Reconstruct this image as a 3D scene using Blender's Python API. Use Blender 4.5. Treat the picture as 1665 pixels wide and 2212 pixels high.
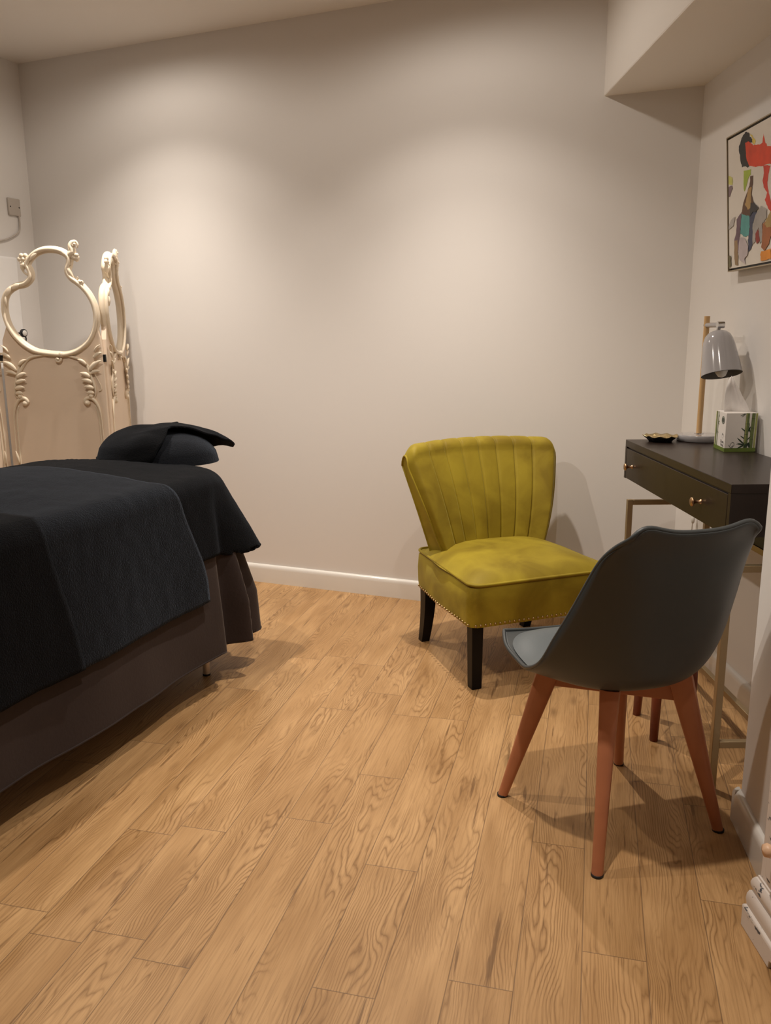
import bpy, math, random
from mathutils import Vector, Matrix, noise
random.seed(7)
S = bpy.context.scene
COL = S.collection
R = math.radians
for o in list(bpy.data.objects): bpy.data.objects.remove(o)

# ---------------------------------------------------------------- camera
cam_d = bpy.data.cameras.new('camera'); cam = bpy.data.objects.new('camera', cam_d); COL.objects.link(cam)
pit, rol, yaw = R(12.07), R(-0.42), R(0.25)
r0 = Vector((math.cos(yaw), -math.sin(yaw), 0)); f0 = Vector((math.sin(yaw), math.cos(yaw), 0)); zz = Vector((0, 0, 1))
fw = f0*math.cos(pit) - zz*math.sin(pit); up = f0*math.sin(pit) + zz*math.cos(pit)
cr = r0*math.cos(rol) + up*math.sin(rol); cu = -r0*math.sin(rol) + up*math.cos(rol)
M = Matrix((cr, cu, -fw)).transposed().to_4x4(); M.translation = (0, 0, 1.22)
cam.matrix_world = M
cam_d.sensor_fit = 'HORIZONTAL'; cam_d.sensor_width = 36; cam_d.lens = 1787/1665*36
cam_d.clip_start = .02
S.camera = cam

# ---------------------------------------------------------------- light and exposure
S.view_settings.view_transform = 'Standard'; S.view_settings.look = 'None'
S.view_settings.gamma = 1; S.view_settings.use_curve_mapping = False
S.view_settings.exposure = 0.44
w = bpy.data.worlds.new('world'); S.world = w; w.use_nodes = True
w.node_tree.nodes['Background'].inputs[0].default_value = (1, .85, .7, 1)
w.node_tree.nodes['Background'].inputs[1].default_value = .02
WARM = (1.0, .895, .785)
def spot(x, y, core, spill, glare=7, ssz=112, z=2.548):
    for e, size, bl in ((core, 88, 1.0), (spill, ssz, .5), (glare, 172, .4)):
        l = bpy.data.lights.new('downlight_bulb', 'SPOT'); l.energy = e; l.color = WARM
        l.spot_size = R(size); l.spot_blend = bl; l.shadow_soft_size = .024
        o = bpy.data.objects.new('downlight_bulb', l); COL.objects.link(o); o.location = (x, y, z)
# recessed ceiling downlights on a regular grid, 1.4 m apart
spot(-1.18, 3.66, 66, 15)
spot(.10, 3.03, 72, 16)
spot(.15, 1.38, 62, 12, ssz=130)
spot(-1.20, 2.15, 40, 26, ssz=142)
spot(.72, .50, 9, 5, glare=1)

# ---------------------------------------------------------------- helpers
def link(name, me, mat=None, parent=None, smooth=True):
    o = bpy.data.objects.new(name, me); COL.objects.link(o)
    if mat is not None:
        for m in (mat if isinstance(mat, (list, tuple)) else [mat]): me.materials.append(m)
    if parent is not None: o.parent = parent
    if smooth:
        for p in me.polygons: p.use_smooth = True
    return o
def empty(name, label, cat, loc=(0, 0, 0), rz=0, group=None):
    o = bpy.data.objects.new(name, None); COL.objects.link(o); o.empty_display_size = .05
    o.location = loc; o.rotation_euler = (0, 0, rz); o['label'] = label; o['category'] = cat
    if group: o['group'] = group
    return o
def tag(o, label, cat, group=None):
    o['label'] = label; o['category'] = cat
    if group: o['group'] = group
    return o
def struct(o): o['kind'] = 'structure'; return o

class MB:
    def __init__(s): s.v = []; s.f = []; s.mi = []; s.m = 0
    def add(s, vs, fs):
        b = len(s.v); s.v += [tuple(v) for v in vs]; s.f += [tuple(b+i for i in f) for f in fs]; s.mi += [s.m]*len(fs); return s
    def box(s, a, b, rot=None, c=None):
        vs = [Vector((x, y, z)) for x in (a[0], b[0]) for y in (a[1], b[1]) for z in (a[2], b[2])]
        if rot: vs = [rot @ (v-Vector(c)) + Vector(c) for v in vs]
        return s.add(vs, [(0, 1, 3, 2), (4, 6, 7, 5), (0, 4, 5, 1), (2, 3, 7, 6), (0, 2, 6, 4), (1, 5, 7, 3)])
    def prism(s, poly, y0, y1, ax='y'):
        n = len(poly)
        def P(p, t): return (p[0], t, p[1]) if ax == 'y' else ((t, p[0], p[1]) if ax == 'x' else (p[0], p[1], t))
        return s.add([P(p, y0) for p in poly]+[P(p, y1) for p in poly],
                     [tuple(range(n))[::-1], tuple(range(n, 2*n))]+[(i, (i+1) % n, n+(i+1) % n, n+i) for i in range(n)])
    def tube(s, pts, rad, n=10, cap=True, closed=False, sc=(1, 1), refup=None):
        pts = [Vector(p) for p in pts]; N = len(pts)
        if not hasattr(rad, '__len__'): rad = [rad]*N
        up = None; rings = []
        for i, p in enumerate(pts):
            a = pts[(i-1) % N] if (closed or i > 0) else p; b = pts[(i+1) % N] if (closed or i < N-1) else p
            t = (b-a).normalized()
            if refup is not None: u = Vector(refup); u = (u - t*u.dot(t)).normalized()
            elif up is None:
                u = Vector((0, 0, 1)) if abs(t.z) < .9 else Vector((0, 1, 0)); u = (u-t*u.dot(t)).normalized()
            else: u = (up - t*up.dot(t)).normalized()
            up = u; v = t.cross(u)
            rings.append([p+(u*math.cos(2*math.pi*k/n)*sc[0]+v*math.sin(2*math.pi*k/n)*sc[1])*rad[i] for k in range(n)])
        vs = [q for r_ in rings for q in r_]; fs = []
        for i in range(N if closed else N-1):
            j = (i+1) % N
            for k in range(n): fs.append((i*n+k, i*n+(k+1) % n, j*n+(k+1) % n, j*n+k))
        if cap and not closed: fs += [tuple(range(n))[::-1], tuple((N-1)*n+k for k in range(n))]
        return s.add(vs, fs)
    def lathe(s, prof, c=(0, 0, 0), n=32, mat=None, capb=True, capt=True):
        vs = []
        for r_, z in prof:
            for k in range(n):
                v = Vector((r_*math.cos(2*math.pi*k/n), r_*math.sin(2*math.pi*k/n), z))
                if mat is not None: v = mat @ v
                vs.append(v+Vector(c))
        fs = [(i*n+k, i*n+(k+1) % n, (i+1)*n+(k+1) % n, (i+1)*n+k) for i in range(len(prof)-1) for k in range(n)]
        if capb: fs.append(tuple(range(n))[::-1])
        if capt: fs.append(tuple((len(prof)-1)*n+k for k in range(n)))
        return s.add(vs, fs)
    def ball(s, c, r_, sc=(1, 1, 1), n=12, m=8):
        prof = [(max(1e-4, math.sin(math.pi*i/m)), -math.cos(math.pi*i/m)) for i in range(m+1)]
        S_ = Matrix.Diagonal((sc[0]*r_, sc[1]*r_, sc[2]*r_)); return s.lathe(prof, c, n, S_)
    def grid(s, fn, nu, nv):
        vs = [fn(i/nu, j/nv) for i in range(nu+1) for j in range(nv+1)]
        return s.add(vs, [(i*(nv+1)+j, (i+1)*(nv+1)+j, (i+1)*(nv+1)+j+1, i*(nv+1)+j+1) for i in range(nu) for j in range(nv)])
    def build(s, name, mat=None, parent=None, smooth=True, bevel=0, segs=2, solid=0, sub=0, off=-1, autos=None):
        me = bpy.data.meshes.new(name); me.from_pydata(s.v, [], s.f); me.update()
        o = link(name, me, mat, parent, smooth)
        if any(s.mi):
            for p, i in zip(me.polygons, s.mi): p.material_index = i
        if solid:
            m = o.modifiers.new('solid', 'SOLIDIFY'); m.thickness = solid; m.offset = off
        if bevel:
            m = o.modifiers.new('bevel', 'BEVEL'); m.width = bevel; m.segments = segs; m.limit_method = 'ANGLE'; m.angle_limit = R(40)
            m.harden_normals = False
        if sub:
            m = o.modifiers.new('sub', 'SUBSURF'); m.levels = sub; m.render_levels = sub
        if smooth and (bevel or autos):
            me.set_sharp_from_angle(angle=R(autos or 50))
        return o
def catmull(pts, n=6, closed=False):
    P = [Vector(p) for p in pts]; N = len(P); out = []
    rng = N if closed else N-1
    for i in range(rng):
        p0 = P[(i-1) % N] if (closed or i > 0) else P[i]; p1 = P[i]; p2 = P[(i+1) % N]
        p3 = P[(i+2) % N] if (closed or i+2 < N) else p2
        for k in range(n):
            t = k/n
            out.append(.5*((2*p1)+(-p0+p2)*t+(2*p0-5*p1+4*p2-p3)*t*t+(-p0+3*p1-3*p2+p3)*t**3))
    if not closed: out.append(P[-1])
    return out
def lerp_tab(tab, t):
    t = max(0, min(len(tab)-1.0001, t)); i = int(t); f = t-i
    # smooth interpolation
    def g(k): return tab[max(0, min(len(tab)-1, k))]
    p0, p1, p2, p3 = g(i-1), g(i), g(i+1), g(i+2)
    return [.5*((2*b)+(-a+c)*f+(2*a-5*b+4*c-d)*f*f+(-a+3*b-3*c+d)*f**3) for a, b, c, d in zip(p0, p1, p2, p3)]
def nz(x, y=0, z=0): return noise.noise(Vector((x, y, z)))
def sm(a, b, x):
    t = max(0, min(1, (x-a)/(b-a))); return t*t*(3-2*t)

# ---------------------------------------------------------------- materials
def srgb(r_, g, b):
    f = lambda c: (c/255/12.92) if c/255 <= .04045 else ((c/255+.055)/1.055)**2.4
    return (f(r_), f(g), f(b), 1)
def mat(name, col, rough=.5, metal=0, bump=0, bscale=50, var=0, vscale=5, sheen=0, coat=0, spec=.5, sheen_tint=None, bdist=.002, sheen_rough=.4):
    m = bpy.data.materials.new(name); m.use_nodes = True; nt = m.node_tree; N = nt.nodes; L = nt.links
    b = N['Principled BSDF']; b.inputs['Base Color'].default_value = col; b.inputs['Roughness'].default_value = rough
    b.inputs['Metallic'].default_value = metal; b.inputs['Sheen Weight'].default_value = sheen; b.inputs['Coat Weight'].default_value = coat
    b.inputs['Specular IOR Level'].default_value = spec; b.inputs['Sheen Roughness'].default_value = sheen_rough
    if sheen_tint: b.inputs['Sheen Tint'].default_value = sheen_tint
    tc = N.new('ShaderNodeTexCoord')
    if var:
        n = N.new('ShaderNodeTexNoise'); n.inputs['Scale'].default_value = vscale; n.inputs['Detail'].default_value = 4
        L.new(tc.outputs['Object'], n.inputs['Vector'])
        mx = N.new('ShaderNodeMix'); mx.data_type = 'RGBA'; mx.inputs[6].default_value = tuple(c*(1-var) for c in col[:3])+(1,)
        mx.inputs[7].default_value = tuple(min(1, c*(1+var)) for c in col[:3])+(1,)
        L.new(n.outputs['Fac'], mx.inputs[0]); L.new(mx.outputs[2], b.inputs['Base Color'])
    if bump:
        n = N.new('ShaderNodeTexNoise'); n.inputs['Scale'].default_value = bscale; n.inputs['Detail'].default_value = 5
        L.new(tc.outputs['Object'], n.inputs['Vector'])
        bp = N.new('ShaderNodeBump'); bp.inputs['Strength'].default_value = bump; bp.inputs['Distance'].default_value = bdist
        L.new(n.outputs['Fac'], bp.inputs['Height']); L.new(bp.outputs[0], b.inputs['Normal'])
    return m
m_wall = mat('wall_paint', (.79, .765, .74, 1), .75, bump=.15, bscale=220, bdist=.0006)
m_dim = mat('low_bounce_grey', (.28, .26, .24, 1), .8)  # for the unseen wall behind the camera, darkened to cut bounced light
m_ceil = mat('ceiling_paint', (.84, .81, .77, 1), .9, bump=.1, bscale=200, bdist=.0006)
m_gloss = mat('white_gloss_paint', (.80, .78, .74, 1), .22, coat=.3, bump=.25, bscale=25, bdist=.001)
m_cream = mat('cream_screen_paint', (.86, .75, .59, 1), .38, var=.06, vscale=14, bump=.2, bscale=60, bdist=.001)
m_creamp = mat('peach_cream_panel', (.86, .71, .56, 1), .5, var=.05, vscale=6, bump=.1, bscale=90, bdist=.0006)
m_black = mat('black_plastic', (.008, .008, .009, 1), .45)
m_blackwood = mat('black_lacquered_wood', (.0035, .003, .004, 1), .4, spec=.2)
m_desk = mat('espresso_wood', (.019, .011, .008, 1), .38, var=.3, vscale=18, bump=.05, bscale=80, coat=.10, spec=.35)
m_gold = mat('brushed_gold_metal', (.42, .32, .19, 1), .42, metal=.75)
m_copper = mat('copper_knob_metal', (.55, .34, .20, 1), .3, metal=1)
m_brass = mat('stud_brass', (.50, .36, .18, 1), .4, metal=1)
m_greyp = mat('grey_plastic_shell', (.042, .048, .050, 1), .45, bump=.05, bscale=400)
m_greyc = mat('grey_cushion_leatherette', (.095, .112, .12, 1), .45, bump=.1, bscale=300)
m_beech = mat('beech_wood_legs', (.46, .175, .085, 1), .42, var=.15, vscale=20)
m_redwood = mat('reddish_stool_wood', (.20, .045, .02, 1), .4, var=.15, vscale=20)
m_towel = mat('black_towelling', (.0040, .0042, .0050, 1), .95, sheen=.05, bump=.9, bscale=260, bdist=.004, sheen_tint=(.6, .75, 1, 1), spec=.1)
m_towel2 = mat('charcoal_towelling', (.0080, .0090, .0115, 1), .95, sheen=.17, bump=.9, bscale=240, bdist=.004, sheen_tint=(.6, .75, 1, 1), spec=.1)
m_velvet = mat('brown_grey_velvet', (.036, .026, .025, 1), .8, sheen=.16, bump=.3, bscale=120, bdist=.002, sheen_tint=(1, .85, .75, 1), spec=.2, var=.2, vscale=5)
m_shade = mat('pale_grey_enamel', (.36, .35, .36, 1), .13, coat=.6)
m_shadein = mat('shade_inside', (.16, .15, .14, 1), .5)
m_lampwood = mat('pale_oak_rod', (.58, .37, .17, 1), .5, var=.12, vscale=30)
m_chrome = mat('chrome', (.7, .7, .7, 1), .15, metal=1)
m_white = mat('white_plastic', (.72, .70, .66, 1), .4)
m_plate = mat('painted_plate', (.52, .47, .42, 1), .5)
m_tissue = mat('tissue_paper', (.85, .82, .80, 1), .9, bump=.3, bscale=120)
m_card = mat('white_card', (.80, .76, .72, 1), .55)
m_green = mat('leaf_green_print', (.13, .19, .025, 1), .5)
m_bamboo = mat('bamboo_green_print', (.13, .17, .05, 1), .5, var=.4, vscale=60)
m_bamboo2 = mat('bamboo_yellow_print', (.36, .38, .12, 1), .5, var=.3, vscale=60)
m_leaf = mat('dark_leaf_print', (.02, .045, .015, 1), .5)
m_ink = mat('grey_ink_print', (.05, .05, .05, 1), .6)
m_badge = mat('badge_green_print', (.06, .085, .055, 1), .6)
m_goldleaf = mat('hammered_gold', (.85, .68, .36, 1), .22, metal=1, bump=1, bscale=120, bdist=.004)
m_steel = mat('table_leg_metal', (.70, .60, .52, 1), .4, metal=.4)
m_pine = mat('pine_knob', (.72, .47, .30, 1), .4)
m_patch = mat('lit_patch_white', (.90, .89, .88, 1), .4)  # whiter than the walls, to put a lit patch into the colour
m_bulb = mat('opal_glass_bulb', (.8, .78, .75, 1), .3)
m_greycab = mat('grey_cabinet_paint', (.32, .31, .30, 1), .6)

def velvet_mat():
    m = mat('chartreuse_velvet', (.33, .26, .018, 1), .62, sheen=.35, spec=.3, sheen_tint=(1, .95, .3, 1), sheen_rough=.35)
    nt = m.node_tree; N = nt.nodes; L = nt.links; b = N['Principled BSDF']
    tc = N.new('ShaderNodeTexCoord'); n = N.new('ShaderNodeTexNoise'); n.inputs['Scale'].default_value = 7; n.inputs['Detail'].default_value = 4; n.inputs['Distortion'].default_value = .6
    L.new(tc.outputs['Object'], n.inputs['Vector'])
    cr_ = N.new('ShaderNodeValToRGB'); e = cr_.color_ramp.elements
    e[0].position = .32; e[0].color = (.225, .155, .007, 1); e[1].position = .7; e[1].color = (.40, .305, .022, 1)
    L.new(n.outputs['Fac'], cr_.inputs[0]); L.new(cr_.outputs[0], b.inputs['Base Color'])
    n2 = N.new('ShaderNodeTexNoise'); n2.inputs['Scale'].default_value = 500; L.new(tc.outputs['Object'], n2.inputs['Vector'])
    bp = N.new('ShaderNodeBump'); bp.inputs['Strength'].default_value = .25; bp.inputs['Distance'].default_value = .001
    L.new(n2.outputs['Fac'], bp.inputs['Height']); L.new(bp.outputs[0], b.inputs['Normal'])
    return m
m_velv = velvet_mat()

def distressed():
    m = mat('distressed_white_paint', (.76, .70, .65, 1), .45)
    nt = m.node_tree; N = nt.nodes; L = nt.links; b = N['Principled BSDF']
    tc = N.new('ShaderNodeTexCoord'); n = N.new('ShaderNodeTexNoise'); n.inputs['Scale'].default_value = 9; n.inputs['Detail'].default_value = 6; n.inputs['Roughness'].default_value = .6
    mp = N.new('ShaderNodeMapping'); mp.inputs['Scale'].default_value = (3, 2.4, 5)
    L.new(tc.outputs['Object'], mp.inputs[0]); L.new(mp.outputs[0], n.inputs['Vector'])
    cr_ = N.new('ShaderNodeValToRGB'); e = cr_.color_ramp.elements
    e[0].position = .585; e[0].color = (.76, .70, .65, 1); e[1].position = .62; e[1].color = (.07, .085, .11, 1)
    L.new(n.outputs['Fac'], cr_.inputs[0]); L.new(cr_.outputs[0], b.inputs['Base Color'])
    return m
m_distress = distressed()

def floor_mat():
    m = bpy.data.materials.new('oak_laminate'); m.use_nodes = True; nt = m.node_tree; N = nt.nodes; L = nt.links
    b = N['Principled BSDF']
    def math_(op, a, b_=None, c=None):
        n = N.new('ShaderNodeMath'); n.operation = op
        for i, x in enumerate((a, b_, c)):
            if x is None: continue
            if isinstance(x, (int, float)): n.inputs[i].default_value = x
            else: L.new(x, n.inputs[i])
        return n.outputs[0]
    uv = N.new('ShaderNodeUVMap'); uv.uv_map = 'plank'
    at = N.new('ShaderNodeAttribute'); at.attribute_name = 'rand'
    sz = N.new('ShaderNodeAttribute'); sz.attribute_name = 'plen'
    sp = N.new('ShaderNodeSeparateXYZ'); L.new(uv.outputs[0], sp.inputs[0])
    u, v = sp.outputs[0], sp.outputs[1]
    ra = at.outputs['Fac']
    def vec(x, y, z):
        c = N.new('ShaderNodeCombineXYZ')
        for i, q in enumerate((x, y, z)):
            if isinstance(q, (int, float)): c.inputs[i].default_value = q
            else: L.new(q, c.inputs[i])
        return c.outputs[0]
    off = math_('MULTIPLY', ra, 37.0)
    # broad figure (cathedral rings): contour lines of a stretched noise field
    n1 = N.new('ShaderNodeTexNoise'); n1.inputs['Scale'].default_value = 1; n1.inputs['Detail'].default_value = 2.0; n1.inputs['Roughness'].default_value = .45; n1.inputs['Distortion'].default_value = .35
    L.new(vec(math_('MULTIPLY', u, 11.0), math_('MULTIPLY', v, 2.0), off), n1.inputs['Vector'])
    wv = N.new('ShaderNodeTexNoise'); wv.inputs['Scale'].default_value = 1; wv.inputs['Detail'].default_value = 2
    L.new(vec(math_('MULTIPLY', u, 60.0), math_('MULTIPLY', v, 14.0), off), wv.inputs['Vector'])
    lin = math_('MULTIPLY', u, math_('ADD', 45.0, math_('MULTIPLY', math_('FRACT', math_('MULTIPLY', ra, 13.7)), 110.0)))
    field = math_('ADD', math_('ADD', math_('MULTIPLY', n1.outputs['Fac'], 19.0), math_('MULTIPLY', wv.outputs['Fac'], 1.1)), lin)
    fr = math_('FRACT', field)
    line = math_('POWER', math_('SUBTRACT', 1.0, math_('ABSOLUTE', math_('SUBTRACT', math_('MULTIPLY', fr, 2.0), 1.0))), 2.8)
    # breakup so that lines fade in and out
    n2 = N.new('ShaderNodeTexNoise'); n2.inputs['Scale'].default_value = 1; n2.inputs['Detail'].default_value = 3
    L.new(vec(math_('MULTIPLY', u, 9.0), math_('MULTIPLY', v, 2.2), math_('ADD', off, 9.0)), n2.inputs['Vector'])
    mod = N.new('ShaderNodeMapRange'); mod.inputs[1].default_value = .36; mod.inputs[2].default_value = .58; L.new(n2.outputs['Fac'], mod.inputs[0])
    # fine streaks
    n3 = N.new('ShaderNodeTexNoise'); n3.inputs['Scale'].default_value = 1; n3.inputs['Detail'].default_value = 4; n3.inputs['Roughness'].default_value = .65
    L.new(vec(math_('MULTIPLY', u, 260.0), math_('MULTIPLY', v, 7.0), off), n3.inputs['Vector'])
    st = N.new('ShaderNodeMapRange'); st.inputs[1].default_value = .45; st.inputs[2].default_value = .75; L.new(n3.outputs['Fac'], st.inputs[0])
    # cracks: rare dark long lines
    n4 = N.new('ShaderNodeTexNoise'); n4.inputs['Scale'].default_value = 1; n4.inputs['Detail'].default_value = 4; n4.inputs['Roughness'].default_value = .6
    L.new(vec(math_('MULTIPLY', u, 60.0), math_('MULTIPLY', v, 3.4), math_('ADD', off, 4.0)), n4.inputs['Vector'])
    ck = N.new('ShaderNodeMapRange'); ck.inputs[1].default_value = .625; ck.inputs[2].default_value = .70; L.new(n4.outputs['Fac'], ck.inputs[0])
    # knots
    vo = N.new('ShaderNodeTexVoronoi'); vo.inputs['Scale'].default_value = 1
    L.new(vec(math_('MULTIPLY', u, 8.0), math_('MULTIPLY', v, 2.6), math_('MULTIPLY', off, 1.3)), vo.inputs['Vector'])
    kn = N.new('ShaderNodeMapRange'); kn.inputs[1].default_value = .13; kn.inputs[2].default_value = .02; L.new(vo.outputs['Distance'], kn.inputs[0])
    # soft tone clouds
    n5 = N.new('ShaderNodeTexNoise'); n5.inputs['Scale'].default_value = 1; n5.inputs['Detail'].default_value = 2
    L.new(vec(math_('MULTIPLY', u, 14.0), math_('MULTIPLY', v, 3.0), math_('ADD', off, 20.0)), n5.inputs['Vector'])
    cl = N.new('ShaderNodeMapRange'); cl.inputs[1].default_value = .3; cl.inputs[2].default_value = .7; L.new(n5.outputs['Fac'], cl.inputs[0])
    def mix(f, a, b_):
        x = N.new('ShaderNodeMix'); x.data_type = 'RGBA'
        if isinstance(f, float): x.inputs[0].default_value = f
        else: L.new(f, x.inputs[0])
        for i, q in ((6, a), (7, b_)):
            if isinstance(q, tuple): x.inputs[i].default_value = q
            else: L.new(q, x.inputs[i])
        return x.outputs[2]
    LIGHT = (.59, .365, .172, 1); MID = (.40, .228, .094, 1); DARK = (.20, .100, .034, 1); CRK = (.15, .075, .028, 1)
    base = mix(cl.outputs[0], MID, LIGHT)
    tone = math_('MULTIPLY', math_('FRACT', math_('MULTIPLY', ra, 7.31)), .45)
    base = mix(tone, base, MID)
    c1 = mix(math_('MULTIPLY', math_('MULTIPLY', line, mod.outputs[0]), .80), base, DARK)
    c2 = mix(math_('MULTIPLY', st.outputs[0], .50), c1, DARK)
    c3 = mix(math_('MULTIPLY', ck.outputs[0], .75), c2, CRK)
    c4 = mix(math_('MULTIPLY', kn.outputs[0], .6), c3, CRK)
    # seams
    du = math_('MINIMUM', u, math_('SUBTRACT', .125, u)); dv = math_('MINIMUM', v, math_('SUBTRACT', sz.outputs['Fac'], v))
    dd = math_('MINIMUM', du, dv)
    se = N.new('ShaderNodeMapRange'); se.inputs[1].default_value = .0016; se.inputs[2].default_value = .0006; L.new(dd, se.inputs[0])
    c5 = mix(math_('MULTIPLY', se.outputs[0], .65), c4, (.13, .075, .04, 1))
    L.new(c5, b.inputs['Base Color'])
    b.inputs['Roughness'].default_value = .42; b.inputs['Specular IOR Level'].default_value = .35
    bp = N.new('ShaderNodeBump'); bp.inputs['Strength'].default_value = .25; bp.inputs['Distance'].default_value = .001
    h = math_('SUBTRACT', 1.0, math_('ADD', math_('MULTIPLY', n3.outputs['Fac'], .5), se.outputs[0]))
    L.new(h, bp.inputs['Height']); L.new(bp.outputs[0], b.inputs['Normal'])
    return m
m_floor = floor_mat()

# ---------------------------------------------------------------- the room
A = Vector((-1.81, 4.543)); B = Vector((1.2, 3.297))
D = Vector((.383, .924)); V = Vector((-.924, .383))          # into the room's depth / leftwards along the back wall
AL = A - D*5.6; HC = 2.565
NIB0 = Vector((.9, 1.889)); NIB1 = Vector((.844, 1.515))
# floor: planks as faces, running at 14.4 degrees
a = R(14.42); pd = Vector((math.sin(a), math.cos(a))); pn = Vector((math.cos(a), -math.sin(a)))
cuts = {0: [1.282, 1.667], 1: [.93], 2: [1.27, 2.445], 3: [.63, 1.807], 4: [.885, 2.06], 5: [1.282, 1.669, 2.457], 6: [.80, 2.9], 7: [1.361], 8: [1.85], 9: [1.50], 10: [1.05, 2.2], 11: [1.72]}
W_ = .125; x0 = -1.101
vs = []; fs = []; uvs = []; rnd = []; pl = []
for r_ in range(-44, 26):
    u0 = x0 + r_*W_
    cs = list(cuts.get(r_, [random.uniform(.6, 2.6)]))
    c = cs[-1]
    while c < 6.5: c += random.choice((.39, .79, 1.175, 1.175)); cs.append(c)
    c = cs[0]
    while c > -6.8: c -= random.choice((.39, .79, 1.175, 1.175)); cs.insert(0, c)
    for s0, s1 in zip(cs[:-1], cs[1:]):
        b_ = len(vs)
        for (uu, ss) in ((0, s0), (W_, s0), (W_, s1), (0, s1)):
            p = pn*(u0+uu)+pd*ss; vs.append((p.x, p.y, 0)); uvs.append((uu, ss-s0))
        fs.append((b_, b_+1, b_+2, b_+3)); rnd.append(random.random()); pl.append(s1-s0)
me = bpy.data.meshes.new('floor'); me.from_pydata(vs, [], fs)
ul = me.uv_layers.new(name='plank')
for i, q in enumerate(uvs): ul.data[i].uv = q
at = me.attributes.new('rand', 'FLOAT', 'FACE'); at.data.foreach_set('value', rnd)
at = me.attributes.new('plen', 'FLOAT', 'FACE'); at.data.foreach_set('value', pl)
struct(link('floor', me, m_floor, smooth=False))

def wall(name, p, q, z0=0, z1=HC, t=.1, m=m_wall):
    p = Vector(p); q = Vector(q); d = (q-p).normalized(); n = Vector((d.y, -d.x))     # room must lie on the side opposite n
    b = MB(); b.prism([tuple(p), tuple(q), tuple(q+n*t), tuple(p+n*t)], z0, z1, 'z')
    return struct(b.build(name, m, smooth=False))
wall('wall_back', B+ -V*.1, A+V*.1)
wall('wall_right', Vector((1.2, -6.2)), Vector((1.2, 3.40)))
wall('wall_left', A+D*.1, AL)
wall('wall_front', AL, Vector((1.3, -6.6)), m=m_dim)
b = MB(); b.prism([(1.2, 1.889), (.9, 1.889), (.844, 1.515), (1.2, 1.515)], 0, HC, 'z'); struct(b.build('wall_nib', m_wall, smooth=False, bevel=.004))
b = MB(); b.prism([(-7, -7), (2, -7), (2, 5.5), (-7, 5.5)], HC, HC+.1, 'z'); struct(b.build('ceiling', m_ceil, smooth=False))
b = MB(); b.prism([(.866, -6.2), (1.25, -6.2), (1.25, 3.40), (.866, 3.50)], 2.11, HC+.02, 'z'); struct(b.build('trim_1', m_ceil, smooth=False, bevel=.006))
# skirting boards with rounded top
def skirt(name, p, q, h=.092, t=.015):
    p = Vector(p); q = Vector(q); d = (q-p); L_ = d.length; d.normalize(); n = Vector((-d.y, d.x))
    prof = [(0, 0), (t, 0), (t, h-.022), (t*.93, h-.012), (t*.7, h-.005), (t*.35, h-.001), (0, h)]
    b = MB(); N = len(prof)
    b.add([(p.x+n.x*a_, p.y+n.y*a_, z) for a_, z in prof]+[(q.x+n.x*a_, q.y+n.y*a_, z) for a_, z in prof],
          [tuple(range(N))[::-1], tuple(range(N, 2*N))]+[(i, (i+1) % N, N+(i+1) % N, N+i) for i in range(N)])
    return struct(b.build(name, m_gloss, autos=60))
skirt('baseboard_back', B, A)
skirt('baseboard_right', (1.2, 1.889), (1.2, 3.297))
skirt('baseboard_left', A, AL)
skirt('baseboard_nib', NIB1, NIB0+Vector((.002, .015)))
skirt('baseboard_return', (.885, 1.889), (1.2, 1.889))
# added box on the left wall; its white stands in for brighter light there
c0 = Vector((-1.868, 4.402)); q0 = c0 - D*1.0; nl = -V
b = MB(); b.prism([tuple(c0), tuple(c0+nl*.03), tuple(q0+nl*.03), tuple(q0)], 0, 1.62, 'z'); struct(b.build('trim_2', m_patch, smooth=True, bevel=.012, segs=4))

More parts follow.
